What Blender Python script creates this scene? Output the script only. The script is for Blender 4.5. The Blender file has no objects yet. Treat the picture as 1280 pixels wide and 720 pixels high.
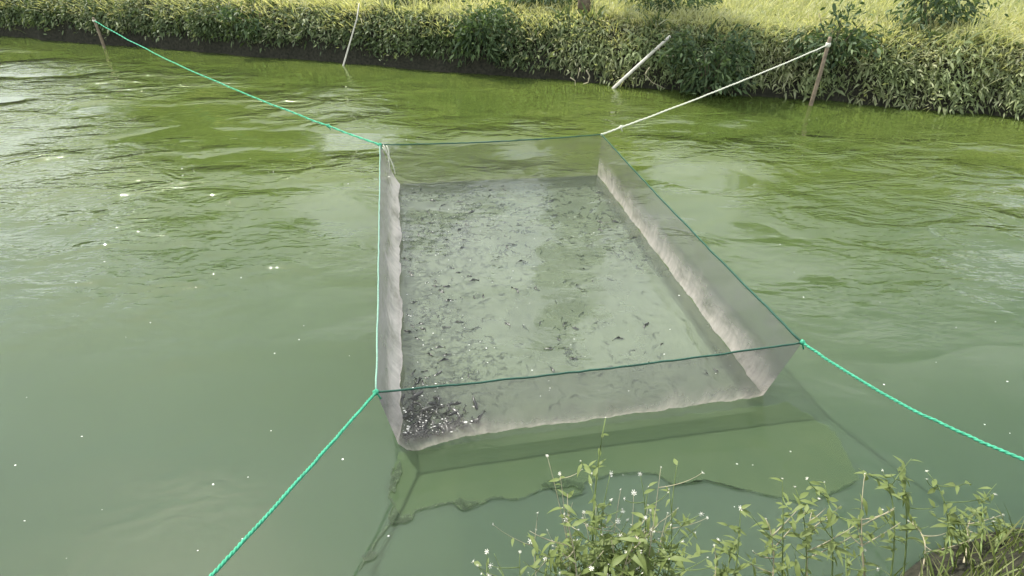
import bpy, math, random
import numpy as np
from mathutils import Vector

random.seed(7)
rng = np.random.default_rng(11)
SC = bpy.context.scene
COL = SC.collection

# ------------------------------------------------------------------ camera, sky, sun, exposure
CAM_H, PITCH, F = 2.6, math.radians(33.6), 710.0
cam_d = bpy.data.cameras.new('camera')
cam_d.sensor_width = 36.0
cam_d.lens = 36.0 * F / 1280.0
cam_d.clip_start, cam_d.clip_end = 0.05, 2000
cam = bpy.data.objects.new('camera', cam_d)
COL.objects.link(cam)
cam.location = (0, 0, CAM_H)
cam.rotation_euler = (math.pi / 2 - PITCH, 0, 0)
SC.camera = cam

SUN_EL, SUN_AZ = math.radians(58), math.radians(-50)      # azimuth from +Y, negative = left
sdir = Vector((math.sin(SUN_AZ) * math.cos(SUN_EL), math.cos(SUN_AZ) * math.cos(SUN_EL), math.sin(SUN_EL)))
world = bpy.data.worlds.new('World')
SC.world = world
world.use_nodes = True
wn = world.node_tree
wn.nodes.clear()
wo = wn.nodes.new('ShaderNodeOutputWorld')
wb = wn.nodes.new('ShaderNodeBackground')
ws = wn.nodes.new('ShaderNodeTexSky')
ws.sky_type = 'NISHITA'
ws.sun_disc = False
ws.sun_elevation = SUN_EL
ws.sun_rotation = SUN_AZ
ws.dust_density = 3.0
ws.air_density = 1.0
ws.ozone_density = 1.0
wb.inputs[1].default_value = 0.13
# thin bright cloud over the whole sky
wc = wn.nodes.new('ShaderNodeTexCoord')
wsx = wn.nodes.new('ShaderNodeSeparateXYZ'); wn.links.new(wc.outputs['Generated'], wsx.inputs[0])
wmx = wn.nodes.new('ShaderNodeMath'); wmx.operation = 'MAXIMUM'; wn.links.new(wsx.outputs[2], wmx.inputs[0]); wmx.inputs[1].default_value = 0.06
wdv = wn.nodes.new('ShaderNodeVectorMath'); wdv.operation = 'DIVIDE'
wcb = wn.nodes.new('ShaderNodeCombineXYZ')
for k in range(3): wn.links.new(wmx.outputs[0], wcb.inputs[k])
wn.links.new(wc.outputs['Generated'], wdv.inputs[0]); wn.links.new(wcb.outputs[0], wdv.inputs[1])
wnz = wn.nodes.new('ShaderNodeTexNoise'); wnz.inputs['Scale'].default_value = 0.9; wnz.inputs['Detail'].default_value = 7; wnz.inputs['Roughness'].default_value = 0.6
wn.links.new(wdv.outputs[0], wnz.inputs['Vector'])
wrp = wn.nodes.new('ShaderNodeValToRGB'); wn.links.new(wnz.outputs[0], wrp.inputs[0])
wrp.color_ramp.elements[0].position = 0.38; wrp.color_ramp.elements[0].color = (0.12, 0.12, 0.12, 1)
wrp.color_ramp.elements[1].position = 0.62; wrp.color_ramp.elements[1].color = (0.85, 0.85, 0.85, 1)
wmi = wn.nodes.new('ShaderNodeMix'); wmi.data_type = 'RGBA'
wn.links.new(wrp.outputs[0], wmi.inputs[0]); wn.links.new(ws.outputs[0], wmi.inputs[6]); wmi.inputs[7].default_value = (13.5, 13.8, 14.0, 1)
wn.links.new(wmi.outputs[2], wb.inputs[0])
wn.links.new(wb.outputs[0], wo.inputs[0])
sun_d = bpy.data.lights.new('sun', 'SUN')
sun_d.energy = 4.4
sun_d.angle = math.radians(1.5)
sun_d.color = (1.0, 0.95, 0.86)
sun = bpy.data.objects.new('sun', sun_d)
COL.objects.link(sun)
sun.location = sdir * 50
sun.rotation_euler = (-sdir).to_track_quat('-Z', 'Y').to_euler()
SC.view_settings.view_transform = 'Standard'
SC.view_settings.look = 'None'
SC.view_settings.exposure = 0.62
SC.view_settings.gamma = 1.0
SC.render.engine = 'CYCLES'
SC.cycles.transparent_max_bounces = 24
SC.cycles.max_bounces = 8

# ------------------------------------------------------------------ helpers
CP, SP = math.cos(PITCH), math.sin(PITCH)
def ray(px, py):
    a, b = (px - 640) / F, (360 - py) / F
    return Vector((a, CP + SP * b, -SP + CP * b))
def on_z(px, py, z=0.0):
    d = ray(px, py)
    t = (z - CAM_H) / d.z
    return Vector((d.x * t, d.y * t, z))
def on_y(px, py, y):
    d = ray(px, py)
    t = y / d.y
    return Vector((d.x * t, y, CAM_H + d.z * t))

def np_mesh(name, verts, quads):
    """verts (n,3), quads (m,4) int -> mesh, fast."""
    me = bpy.data.meshes.new(name)
    v = np.asarray(verts, dtype=np.float32).reshape(-1, 3)
    q = np.asarray(quads, dtype=np.int32).reshape(-1, 4)
    me.vertices.add(len(v)); me.vertices.foreach_set('co', v.ravel())
    me.loops.add(q.size); me.loops.foreach_set('vertex_index', q.ravel())
    me.polygons.add(len(q))
    me.polygons.foreach_set('loop_start', np.arange(0, q.size, 4, dtype=np.int32))
    me.update(calc_edges=True)
    me.validate()
    return me
def py_mesh(name, verts, faces, smooth=True):
    me = bpy.data.meshes.new(name)
    me.from_pydata([tuple(v) for v in verts], [], faces)
    me.update()
    if smooth:
        me.polygons.foreach_set('use_smooth', [True] * len(me.polygons))
    return me
def obj(name, me, mat=None, parent=None, label=None, cat=None, group=None, kind=None, loc=None):
    o = bpy.data.objects.new(name, me)
    COL.objects.link(o)
    if mat and me and not me.materials:
        me.materials.append(mat)
    if parent: o.parent = parent
    if label: o['label'] = label
    if cat: o['category'] = cat
    if group: o['group'] = group
    if kind: o['kind'] = kind
    if loc is not None: o.location = loc
    return o

def tube(points, radii, n=7, cap=True):
    pts = [Vector(p) for p in points]
    m = len(pts)
    if not hasattr(radii, '__len__'): radii = [radii] * m
    V, Fc = [], []
    ref = Vector((0, 0, 1))
    for i, p in enumerate(pts):
        t = (pts[min(i + 1, m - 1)] - pts[max(i - 1, 0)])
        t = t.normalized() if t.length > 1e-9 else Vector((0, 0, 1))
        r = ref if abs(t.dot(ref)) < 0.95 else Vector((0, 1, 0))
        u = t.cross(r).normalized(); w = u.cross(t)
        for k in range(n):
            a = 2 * math.pi * k / n
            V.append(p + (u * math.cos(a) + w * math.sin(a)) * radii[i])
    for i in range(m - 1):
        for k in range(n):
            Fc.append((i * n + k, i * n + (k + 1) % n, (i + 1) * n + (k + 1) % n, (i + 1) * n + k))
    if cap:
        Fc.append(tuple(range(n))[::-1]); Fc.append(tuple(range((m - 1) * n, m * n)))
    return V, Fc
def merge(parts):
    V, Fc = [], []
    for v, f in parts:
        o = len(V); V += list(v); Fc += [tuple(i + o for i in x) for x in f]
    return V, Fc
def catenary(a, b, sag, n=24, wob=0.0):
    a, b = Vector(a), Vector(b)
    out = []
    for i in range(n + 1):
        t = i / n
        p = a.lerp(b, t)
        p.z -= sag * 4 * t * (1 - t)
        if wob and 0 < i < n:
            p += Vector((random.uniform(-wob, wob), random.uniform(-wob, wob), random.uniform(-wob, wob)))
        out.append(p)
    return out
def bez(p0, p1, p2, n=12):
    p0, p1, p2 = Vector(p0), Vector(p1), Vector(p2)
    return [p0 * (1 - t) ** 2 + p1 * 2 * t * (1 - t) + p2 * t * t for t in [i / n for i in range(n + 1)]]
def wob1(x, seed=0.0):
    return (math.sin(x * 1.7 + seed) + 0.6 * math.sin(x * 3.9 + seed * 2.3 + 1) + 0.4 * math.sin(x * 8.3 + seed * 1.1 + 2)
            + 0.25 * math.sin(x * 17.1 + seed * 3.7)) / 2.25
def wobn(x, seed=0.0):
    return (np.sin(x * 1.7 + seed) + 0.6 * np.sin(x * 3.9 + seed * 2.3 + 1) + 0.4 * np.sin(x * 8.3 + seed * 1.1 + 2)
            + 0.25 * np.sin(x * 17.1 + seed * 3.7)) / 2.25

# ---- node helpers
class NT:
    def __init__(s, name):
        s.m = bpy.data.materials.new(name); s.m.use_nodes = True
        s.t = s.m.node_tree; s.t.nodes.clear()
        s.out = s.t.nodes.new('ShaderNodeOutputMaterial')
    def n(s, typ, ins=None, **kw):
        nd = s.t.nodes.new(typ)
        for k, v in kw.items(): setattr(nd, k, v)
        for k, v in (ins or {}).items():
            if isinstance(v, bpy.types.NodeSocket): s.t.links.new(v, nd.inputs[k])
            else: nd.inputs[k].default_value = v
        return nd
    def ramp(s, fac, stops, interp='LINEAR'):
        nd = s.t.nodes.new('ShaderNodeValToRGB')
        s.t.links.new(fac, nd.inputs[0])
        cr = nd.color_ramp; cr.interpolation = interp
        while len(cr.elements) < len(stops): cr.elements.new(0.5)
        for e, (p, c) in zip(cr.elements, stops):
            e.position = p
            e.color = tuple(c) + (1,) if len(c) == 3 else c
        return nd.outputs[0]
    def mixc(s, fac, a, b, mode='MIX'):
        nd = s.t.nodes.new('ShaderNodeMix'); nd.data_type = 'RGBA'; nd.blend_type = mode
        for k, v in ((0, fac), (6, a), (7, b)):
            if isinstance(v, bpy.types.NodeSocket): s.t.links.new(v, nd.inputs[k])
            else: nd.inputs[k].default_value = v if k == 0 else tuple(v) + (1,)
        return nd.outputs[2]
    def math(s, op, a, b=None, c=None, clamp=False):
        nd = s.t.nodes.new('ShaderNodeMath'); nd.operation = op; nd.use_clamp = clamp
        for k, v in ((0, a), (1, b), (2, c)):
            if v is None: continue
            if isinstance(v, bpy.types.NodeSocket): s.t.links.new(v, nd.inputs[k])
            else: nd.inputs[k].default_value = v
        return nd.outputs[0]
    def noise(s, vec, scale, detail=4, rough=0.55, dist=0.0):
        nd = s.n('ShaderNodeTexNoise', {'Scale': scale, 'Detail': detail, 'Roughness': rough, 'Distortion': dist})
        if vec is not None: s.t.links.new(vec, nd.inputs['Vector'])
        return nd.outputs[0]
    def mapping(s, vec, scale=(1, 1, 1), loc=(0, 0, 0), rot=(0, 0, 0)):
        nd = s.n('ShaderNodeMapping', {'Scale': scale, 'Location': loc, 'Rotation': rot})
        s.t.links.new(vec, nd.inputs['Vector'])
        return nd.outputs[0]
    def surf(s, sock):
        s.t.links.new(sock, s.out.inputs['Surface']); return s.m
    def geo(s): return s.n('ShaderNodeNewGeometry')
    def objc(s): return s.n('ShaderNodeTexCoord').outputs['Object']

def solid(name, c, rough=0.6, spec=0.3, var=0.25, scale=20, bump=0.0, c2=None):
    t = NT(name); o = t.objc()
    f = t.noise(o, scale, 5)
    c2 = c2 or tuple(x * (1 - var) for x in c)
    col = t.ramp(f, [(0.3, c2), (0.7, c)])
    ins = {'Base Color': col, 'Roughness': rough, 'Specular IOR Level': spec}
    if bump:
        ins['Normal'] = t.n('ShaderNodeBump', {'Height': f, 'Strength': bump, 'Distance': 0.01}).outputs[0]
    return t.surf(t.n('ShaderNodeBsdfPrincipled', ins).outputs[0])

def leaf_mat(name, stops, trans=0.35, rough=0.55, patch=None):
    t = NT(name)
    g = t.geo()
    col = t.ramp(g.outputs['Random Per Island'], stops)
    if patch:                                   # drier patches of plant growth, by place
        f = t.noise(g.outputs['Position'], patch[0], 3)
        col = t.mixc(t.ramp(f, [(0.42, (0, 0, 0)), (0.62, (1, 1, 1))]), col, patch[1])
    p = t.n('ShaderNodeBsdfPrincipled', {'Base Color': col, 'Roughness': rough, 'Specular IOR Level': 0.35})
    tr = t.n('ShaderNodeBsdfTranslucent', {'Color': t.mixc(1.0, col, (1.0, 1.0, 0.55), 'MULTIPLY')})
    return t.surf(t.n('ShaderNodeMixShader', {0: trans, 1: p.outputs[0], 2: tr.outputs[0]}).outputs[0])

# ------------------------------------------------------------------ materials
P0v = on_z(438, 80, 0); BNv = (on_z(842, 112, 0) - P0v).normalized(); BNv = Vector((-BNv.y, BNv.x, 0))
def water_mat(name, c_lo, c_hi, clear, near_scale=1.0, patch_scale=0.35, c_near=None, pm_off=0.0):
    t = NT(name); g = t.geo(); pos = g.outputs['Position']
    big = t.noise(t.mapping(pos, (1, 1, 1), (3.1, 1.7, 0)), patch_scale, 4, 0.6)
    col = t.ramp(big, [(0.3, c_lo), (0.7, c_hi)])
    # ripples: broad swell, wind ripple that grows in patches
    m1 = t.mapping(pos, (0.95, 1.6, 1), (0, 0, 0), (0, 0, 0.12))
    w1 = t.noise(m1, 1.5, 2, 0.5, 0.9)
    w2 = t.noise(t.mapping(pos, (0.8, 2.0, 1), (7, 2, 0), (0, 0, -0.2)), 9.0, 2, 0.5, 0.8)
    pm = t.ramp(t.noise(t.mapping(pos, (0.7, 1.2, 1), (pm_off, 0, 0)), 0.5, 2), [(0.42, (0.10,) * 3), (0.60, (1,) * 3)])
    sep = t.n('ShaderNodeSeparateXYZ', {0: pos})
    far = t.math('MULTIPLY_ADD', sep.outputs[1], 0.16, -0.22, clamp=True)      # calm lee of the near bank
    off = t.n('ShaderNodeVectorMath', {0: pos, 1: tuple(P0v)}, operation='SUBTRACT').outputs[0]
    dist = t.n('ShaderNodeVectorMath', {0: off, 1: tuple(-BNv)}, operation='DOT_PRODUCT').outputs['Value']
    lee = t.math('MULTIPLY_ADD', dist, 0.55, -0.35, clamp=True)                # smooth strip under the far bank
    far = t.math('MULTIPLY', far, t.math('MULTIPLY_ADD', lee, 0.9, 0.1))
    amp = t.math('MULTIPLY', pm, t.math('MULTIPLY_ADD', far, 0.94, 0.06))
    h = t.math('MULTIPLY', t.math('ADD', w1, t.math('MULTIPLY', w2, 0.16)), amp)
    bump = t.n('ShaderNodeBump', {'Height': h, 'Strength': 1.0, 'Distance': 0.13 * near_scale}).outputs[0]
    if c_near:                                 # colour turns greyer green towards this side of the pond
        col = t.mixc(t.math('MULTIPLY_ADD', sep.outputs[1], -0.22, 1.45, clamp=True), col, c_near)
    dif = t.n('ShaderNodeSubsurfaceScattering', {'Color': col, 'Scale': 0.10, 'Radius': (1.0, 1.0, 0.7)}, falloff='BURLEY')
    tra = t.n('ShaderNodeBsdfTransparent', {'Color': (0.86, 0.95, 0.8, 1)})
    body = t.n('ShaderNodeMixShader', {0: clear, 1: dif.outputs[0], 2: tra.outputs[0]})
    glo = t.n('ShaderNodeBsdfGlossy', {'Color': (1, 1, 1, 1), 'Roughness': 0.03, 'Normal': bump})
    fr = t.n('ShaderNodeFresnel', {'IOR': 1.36, 'Normal': bump})
    return t.surf(t.n('ShaderNodeMixShader', {0: fr.outputs[0], 1: body.outputs[0], 2: glo.outputs[0]}).outputs[0])

M = {}
M['water'] = water_mat('green_pond_water', (0.074, 0.112, 0.024), (0.104, 0.142, 0.031), 0.35, c_near=(0.060, 0.098, 0.057))
M['water_in'] = water_mat('silty_water', (0.068, 0.086, 0.064), (0.108, 0.132, 0.094), 0.45, 0.7, 1.3)
M['bed'] = solid('mud_bed', (0.07, 0.075, 0.04), 0.9, 0.1)
M['rope_green'] = solid('green_rope', (0.07, 0.43, 0.25), 0.7, 0.2, 0.5, 60, 0.4)
M['rope_dark'] = solid('dark_green_cord', (0.025, 0.085, 0.06), 0.7, 0.2, 0.35, 60, 0.4)
M['rope_lite'] = solid('pale_green_cord', (0.20, 0.36, 0.28), 0.6, 0.3, 0.3, 60, 0.4)
M['rope_pale'] = solid('pale_straw_rope', (0.64, 0.65, 0.54), 0.7, 0.2, 0.25, 60, 0.4)
M['pole'] = solid('bleached_bamboo', (0.62, 0.60, 0.52), 0.6, 0.3, 0.3, 14, 0.2)
M['stake'] = solid('weathered_wood', (0.26, 0.21, 0.15), 0.8, 0.2, 0.5, 18, 0.4)
M['fish'] = solid('fish_skin', (0.045, 0.05, 0.045), 0.22, 0.6, 0.55, 40)
M['fish_pale'] = solid('fish_skin_grey', (0.14, 0.145, 0.13), 0.2, 0.6, 0.5, 40)
M['foam'] = solid('foam', (0.82, 0.84, 0.80), 0.35, 0.5, 0.1)
M['bark'] = solid('bark', (0.17, 0.14, 0.10), 0.9, 0.1, 0.5, 12, 0.6)
M['stem'] = solid('weed_stem', (0.16, 0.22, 0.07), 0.6, 0.3, 0.4, 30)
M['stem_dry'] = solid('dry_stem', (0.42, 0.38, 0.26), 0.7, 0.2, 0.3, 30)
M['petal'] = solid('white_petal', (0.74, 0.73, 0.64), 0.6, 0.2, 0.25, 60)

def soil_mat():
    t = NT('bank_soil'); g = t.geo(); p = g.outputs['Position']
    a = t.noise(p, 3.0, 6, 0.6); b = t.noise(p, 22.0, 5, 0.6)
    sep = t.n('ShaderNodeSeparateXYZ', {0: p})
    soil = t.ramp(b, [(0.3, (0.016, 0.018, 0.013)), (0.7, (0.046, 0.044, 0.031))])  # soil tone lowered to carry the shade on the bank face
    grs = t.ramp(a, [(0.3, (0.13, 0.15, 0.05)), (0.7, (0.24, 0.25, 0.10))])
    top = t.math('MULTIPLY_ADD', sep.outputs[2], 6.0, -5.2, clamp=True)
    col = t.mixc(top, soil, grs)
    h = t.math('ADD', a, t.math('MULTIPLY', b, 0.35))
    bump = t.n('ShaderNodeBump', {'Height': h, 'Strength': 0.8, 'Distance': 0.08}).outputs[0]
    return t.surf(t.n('ShaderNodeBsdfPrincipled', {'Base Color': col, 'Roughness': 0.95, 'Specular IOR Level': 0.1, 'Normal': bump}).outputs[0])
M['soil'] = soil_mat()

def net_mat(name, opacity, band, band_op, tint=(0.17, 0.165, 0.172), cream=(0.62, 0.56, 0.49)):
    """fine netting: cloth seen through its holes; a band of dried silt near the water line (UV v)."""
    t = NT(name)
    uv = t.n('ShaderNodeTexCoord').outputs['UV']
    sep = t.n('ShaderNodeSeparateXYZ', {0: uv})
    edge = t.noise(t.mapping(uv, (17, 1.8, 1)), 1.0, 6, 0.65)
    streak = t.noise(t.mapping(uv, (90, 2.5, 1)), 1.0, 3, 0.6)
    vv = t.math('MULTIPLY_ADD', edge, 0.5, t.math('SUBTRACT', sep.outputs[1], 0.25))
    lo, hi = band
    up = t.ramp(vv, [(0.0, (0, 0, 0)), (max(lo - 0.05, 0.001), (0.25,) * 3), (lo, (1, 1, 1)), (hi, (0.75,) * 3), (min(hi + 0.24, 0.99), (0, 0, 0))])
    up = t.math('MULTIPLY', up, t.math('MULTIPLY_ADD', streak, 0.9, 0.45), clamp=True)
    col = t.mixc(up, tint, cream)
    dirt = t.ramp(t.noise(t.mapping(uv, (12, 4, 1), (3, 5, 0)), 1.0, 6, 0.65), [(0.48, (0, 0, 0)), (0.72, (0.6,) * 3)])
    col = t.mixc(dirt, col, (0.13, 0.135, 0.10))                       # algae stains in the cloth
    gen = t.noise(t.mapping(uv, (8, 2, 1)), 1.0, 4)
    crease = t.ramp(t.noise(t.mapping(uv, (34, 5, 1), rot=(0, 0, 0.5)), 1.0, 4, 0.6), [(0.55, (0, 0, 0)), (0.72, (1, 1, 1))])   # doubled cloth in small creases
    op = t.math('MULTIPLY_ADD', t.math('SUBTRACT', gen, 0.5), 0.30, opacity)
    op = t.math('MULTIPLY_ADD', crease, 0.16, op)
    op = t.math('ADD', op, t.math('MULTIPLY', up, band_op - opacity), clamp=True)
    d = t.n('ShaderNodeBsdfDiffuse', {'Color': col})
    tl = t.n('ShaderNodeBsdfTranslucent', {'Color': col})
    cloth = t.n('ShaderNodeMixShader', {0: 0.4, 1: d.outputs[0], 2: tl.outputs[0]})
    tr = t.n('ShaderNodeBsdfTransparent')
    return t.surf(t.n('ShaderNodeMixShader', {0: op, 1: tr.outputs[0], 2: cloth.outputs[0]}).outputs[0])
M['net_left'] = net_mat('netting_left', 0.60, (0.18, 0.44), 0.86, cream=(0.74, 0.69, 0.64), tint=(0.30, 0.275, 0.295))
M['net_right'] = net_mat('netting_right', 0.40, (0.12, 0.40), 0.70, cream=(0.54, 0.50, 0.45))
M['net_front'] = net_mat('netting_front', 0.38, (0.19, 0.29), 0.70, tint=(0.125, 0.125, 0.128), cream=(0.50, 0.465, 0.42))
M['net_back'] = net_mat('netting_back', 0.27, (0.02, 0.05), 0.42)
M['net_floor'] = solid('netting_floor', (0.42, 0.43, 0.40), 0.9, 0.1, 0.3, 3)

M['creeper'] = leaf_mat('creeper_leaf', [(0.0, (0.045, 0.075, 0.035)), (0.45, (0.12, 0.165, 0.07)), (0.8, (0.23, 0.275, 0.13)), (1.0, (0.40, 0.42, 0.27))], patch=(1.1, (0.085, 0.125, 0.05)))
M['willowy'] = leaf_mat('long_leaf', [(0.0, (0.12, 0.15, 0.065)), (0.5, (0.28, 0.32, 0.15)), (1.0, (0.54, 0.55, 0.35))], 0.4, patch=(1.3, (0.26, 0.32, 0.15)))
M['grass'] = leaf_mat('grass_blade', [(0.0, (0.30, 0.34, 0.14)), (0.5, (0.50, 0.50, 0.26)), (1.0, (0.68, 0.65, 0.44))], 0.5, patch=(0.6, (0.46, 0.48, 0.27)))
M['bush'] = leaf_mat('bush_leaf', [(0.0, (0.03, 0.06, 0.025)), (0.6, (0.07, 0.115, 0.045)), (1.0, (0.15, 0.21, 0.09))])
M['tree'] = leaf_mat('tree_leaf', [(0.0, (0.04, 0.075, 0.02)), (0.6, (0.085, 0.13, 0.03)), (1.0, (0.15, 0.20, 0.06))], 0.4)
M['weed'] = leaf_mat('weed_leaf', [(0.0, (0.08, 0.12, 0.035)), (0.6, (0.17, 0.22, 0.07)), (1.0, (0.36, 0.38, 0.19))], 0.4)

# ------------------------------------------------------------------ the net's frame (needed for the water)
ZT = 0.45
T = {'fl': on_z(470, 490, ZT), 'bl': on_z(475, 181, ZT), 'br': on_z(752, 168, ZT), 'fr': on_z(1003, 428, ZT)}
B = {'fl': on_z(498, 555, 0), 'bl': on_z(497, 230, 0), 'br': on_z(747, 219, 0)}
B['fr'] = Vector((T['fr'].x - 0.12, B['fl'].y + (T['fr'].y - T['fl'].y) * 0.95, 0))
print('NET', {k: tuple(round(c, 2) for c in v) for k, v in {**T, **{'B' + k: v for k, v in B.items()}}.items()})

# ------------------------------------------------------------------ setting: far bank, bed, water, near bank
P0, P1 = on_z(438, 80, 0), on_z(842, 112, 0)
bd = (P1 - P0).normalized()                     # along the bank, to the right
bn = Vector((-bd.y, bd.x, 0))                   # away from the pond
if bn.y < 0: bn = -bn
print('BANK', P0, P1)
def bank_pt(s, t, z): return P0 + bd * s + bn * t + Vector((0, 0, z))
def bank_s(px, py, z=1.0):
    d = ray(px, py); o_ = Vector((0, 0, CAM_H))
    t = ((P0 - o_).dot(bn) + 0.2) / d.dot(bn)
    return (o_ + d * t - P0).dot(bd)
def on_bank(px, py, off):
    d = ray(px, py); o_ = Vector((0, 0, CAM_H))
    return o_ + d * (((P0 - o_).dot(bn) + off) / d.dot(bn))
S842 = (P1 - P0).length

def bank_line(s): return 0.10 * wob1(s * 0.8, 2.0) + 0.04 * wob1(s * 3.1, 5.0)
prof = [(-1.2, -1.4), (-0.25, -0.5), (-0.02, -0.06), (0.02, 0.06), (0.05, 0.16), (0.10, 0.28), (0.14, 0.42), (0.20, 0.58), (0.27, 0.74), (0.38, 0.88), (0.55, 0.97),
        (0.9, 1.01), (1.5, 1.03), (2.5, 1.06), (4, 1.1), (7, 1.15), (12, 1.2), (25, 1.25), (60, 1.3), (400, 1.5)]
ss = np.concatenate([[-400, -120, -60, -35], np.arange(-22, 26, 0.14), [35, 60, 120, 400]])
V, Q = [], []
for i, s in enumerate(ss):
    for j, (t, z) in enumerate(prof):
        near = abs(s) < 30
        tt = t + (bank_line(s) if near and t < 20 else 0)
        zz = z
        if near and 0.03 <= z:
            k = min(1, z)
            tt += 0.05 * k * wob1(s * 5 + z * 9, 1.3) + 0.03 * wob1(s * 13 + z * 21, 4.1)
            zz += 0.05 * k * wob1(s * 1.3 + t, 0.7)
        V.append(bank_pt(s, tt, zz))
n = len(prof)
for i in range(len(ss) - 1):
    for j in range(n - 1):
        Q.append((i * n + j, (i + 1) * n + j, (i + 1) * n + j + 1, i * n + j + 1))
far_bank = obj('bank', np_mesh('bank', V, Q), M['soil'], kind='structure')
far_bank.data.polygons.foreach_set('use_smooth', [True] * len(far_bank.data.polygons))

obj('pond_bed', py_mesh('pond_bed', [(-400, -2, -0.9), (400, -2, -0.9), (400, 60, -0.9), (-400, 60, -0.9)], [(0, 1, 2, 3)]), M['bed'], kind='structure')

# water: an outer sheet round the net and the silty water inside it, one level surface
inner = [B['fl'], B['fr'], B['br'], B['bl']]
outer = [Vector((-400, -1.0, 0)), Vector((400, -1.0, 0)), Vector((400, 40, 0)), Vector((-400, 40, 0))]
wm = py_mesh('water', outer + inner, [(0, 1, 5, 4), (1, 2, 6, 5), (2, 3, 7, 6), (3, 0, 4, 7), (4, 5, 6, 7)], False)
wm.materials.append(M['water']); wm.materials.append(M['water_in'])
wm.polygons[4].material_index = 1
obj('water', wm, kind='structure')

# near bank, just under the frame, swinging into view at the right
nprof = [(-60, 1.0), (-6, 0.98), (-1.5, 0.97), (-0.7, 0.95), (-0.55, 0.88), (-0.42, 0.66), (-0.30, 0.42), (-0.16, 0.18), (0.0, 0.0), (0.25, -0.25), (0.9, -0.95)]
xs = np.concatenate([[-300, -80, -30], np.arange(-12, 12.01, 0.16), [30, 80, 300]])
def near_edge(x): return 1.15 + (0.62 / (1 + math.exp(min(50, max(-50, -(x - 1.75) * 3.2))))) + 0.05 * wob1(x * 2, 3.3)
V, Q = [], []
for x in xs:
    for (t, z) in nprof:
        V.append((x, near_edge(x) + t + 0.03 * wob1(x * 7 + z * 8, 2.2), z + (0.04 * wob1(x * 4 + t * 3, 1.0) if z > 0.05 else 0)))
n = len(nprof)
for i in range(len(xs) - 1):
    for j in range(n - 1):
        Q.append((i * n + j, (i + 1) * n + j, (i + 1) * n + j + 1, i * n + j + 1))
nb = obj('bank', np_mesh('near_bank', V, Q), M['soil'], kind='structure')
def near_ground(x, y):
    t = y - near_edge(x)
    for (t0, z0), (t1, z1) in zip(nprof[:-1], nprof[1:]):
        if t0 <= t <= t1: return z0 + (z1 - z0) * (t - t0) / (t1 - t0)
    return 0.0

# ------------------------------------------------------------------ foliage builders
def blades(base, direc, length, width, droop, seg=2):
    """arrays: bent tapered strips; returns verts, quads. base (n,3), direc (n,3) unit, droop (n,)"""
    n = len(base)
    rnd = rng.normal(size=(n, 3))
    side = np.cross(direc, rnd); side /= np.linalg.norm(side, axis=1, keepdims=True) + 1e-9
    Vv = np.zeros((n, (seg + 1) * 2, 3))
    ts = np.linspace(0, 1, seg + 1)
    prof_w = {2: [0.45, 1.0, 0.06], 3: [0.4, 1.0, 0.75, 0.05]}[seg]
    for k, t in enumerate(ts):
        c = base + direc * (length * t)[:, None]
        c[:, 2] -= droop * length * t * t
        w = (width * prof_w[k] * 0.5)[:, None] * side
        Vv[:, 2 * k] = c - w; Vv[:, 2 * k + 1] = c + w
    q = np.array([[2 * k, 2 * k + 1, 2 * k + 3, 2 * k + 2] for k in range(seg)])
    Qq = (np.arange(n)[:, None, None] * ((seg + 1) * 2) + q[None]).reshape(-1, 4)
    return Vv.reshape(-1, 3), Qq
def unit(a): return a / (np.linalg.norm(a, axis=1, keepdims=True) + 1e-9)
BD, BN, P0n = np.array(bd), np.array(bn), np.array(P0)
def bank_np(s, t, z): return P0n + s[:, None] * BD + t[:, None] * BN + np.stack([0 * z, 0 * z, z], 1)
def face_t(z):          # outward position of the bank face at height z
    return np.interp(z, [p[1] for p in prof[3:13]], [p[0] for p in prof[3:13]])
def bline(s): return 0.10 * wobn(s * 0.8, 2.0) + 0.04 * wobn(s * 3.1, 5.0)

# creepers and broad leaves hanging on the bank face
nc = 8200
cs = rng.uniform(-21, 18, nc)
low = 0.34 + 0.10 * wobn(cs * 1.1, 3.0)                       # lower fringe: bare soil shows below it
right = 1 / (1 + np.exp(-(cs - (bank_s(690, 60))) * 2.0))      # growth reaches the water towards the right
low = low * (1 - right) + 0.10 * right
cz = low + (1.06 - low) * rng.beta(1.15, 1.0, nc)
dens = 0.5 + 0.5 * wobn(cs * 2.2 + cz * 3, 6.0)
keep = rng.random(nc) < 0.12 + 0.95 * dens
cs, cz, right = cs[keep], cz[keep], right[keep]
lp = 16
S = np.repeat(cs, lp) + rng.normal(0, 0.12, len(cs) * lp)
Z = np.repeat(cz, lp) + rng.normal(0, 0.07, len(cs) * lp)
R = np.repeat(right, lp)
bulge = np.repeat(rng.uniform(0.02, 0.16, len(cs)) + 0.14 * np.clip(wobn(cs * 1.6 + 1.0, 3.0), -0.6, 1), lp)
Tt = face_t(np.clip(Z, 0, 1.03)) + bline(S) - bulge * rng.random(len(S)) - 0.02
base = bank_np(S, Tt, np.clip(Z, 0.07, 1.2))
dv = unit(-BN * rng.uniform(0.3, 1.2, len(S))[:, None] + BD * rng.normal(0, 0.7, len(S))[:, None] + np.array([0, 0, 1]) * rng.normal(-0.05, 0.55, len(S))[:, None])
ln = rng.uniform(0.025, 0.095, len(S)) * np.repeat(rng.uniform(0.7, 1.35, len(cs)), lp) * (1 + 0.35 * R)
wd = ln * rng.uniform(0.28, 0.55, len(S)) * (1 - 0.35 * R)
droop = rng.uniform(0.1, 0.7, len(S))
is_r = rng.random(len(S)) < R
for nm, mk, mt, lab in (('creeper_cover', ~is_r, 'creeper', 'dark creepers and small leaves hanging over the far bank face'),
                        ('leafy_cover', is_r, 'willowy', 'pale narrow leaved weeds covering the right of the far bank')):
    v, q = blades(base[mk], dv[mk], ln[mk], wd[mk], droop[mk], 2)
    obj(nm, np_mesh(nm, v, q), M[mt], label=lab, cat='creepers', kind='stuff')

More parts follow.
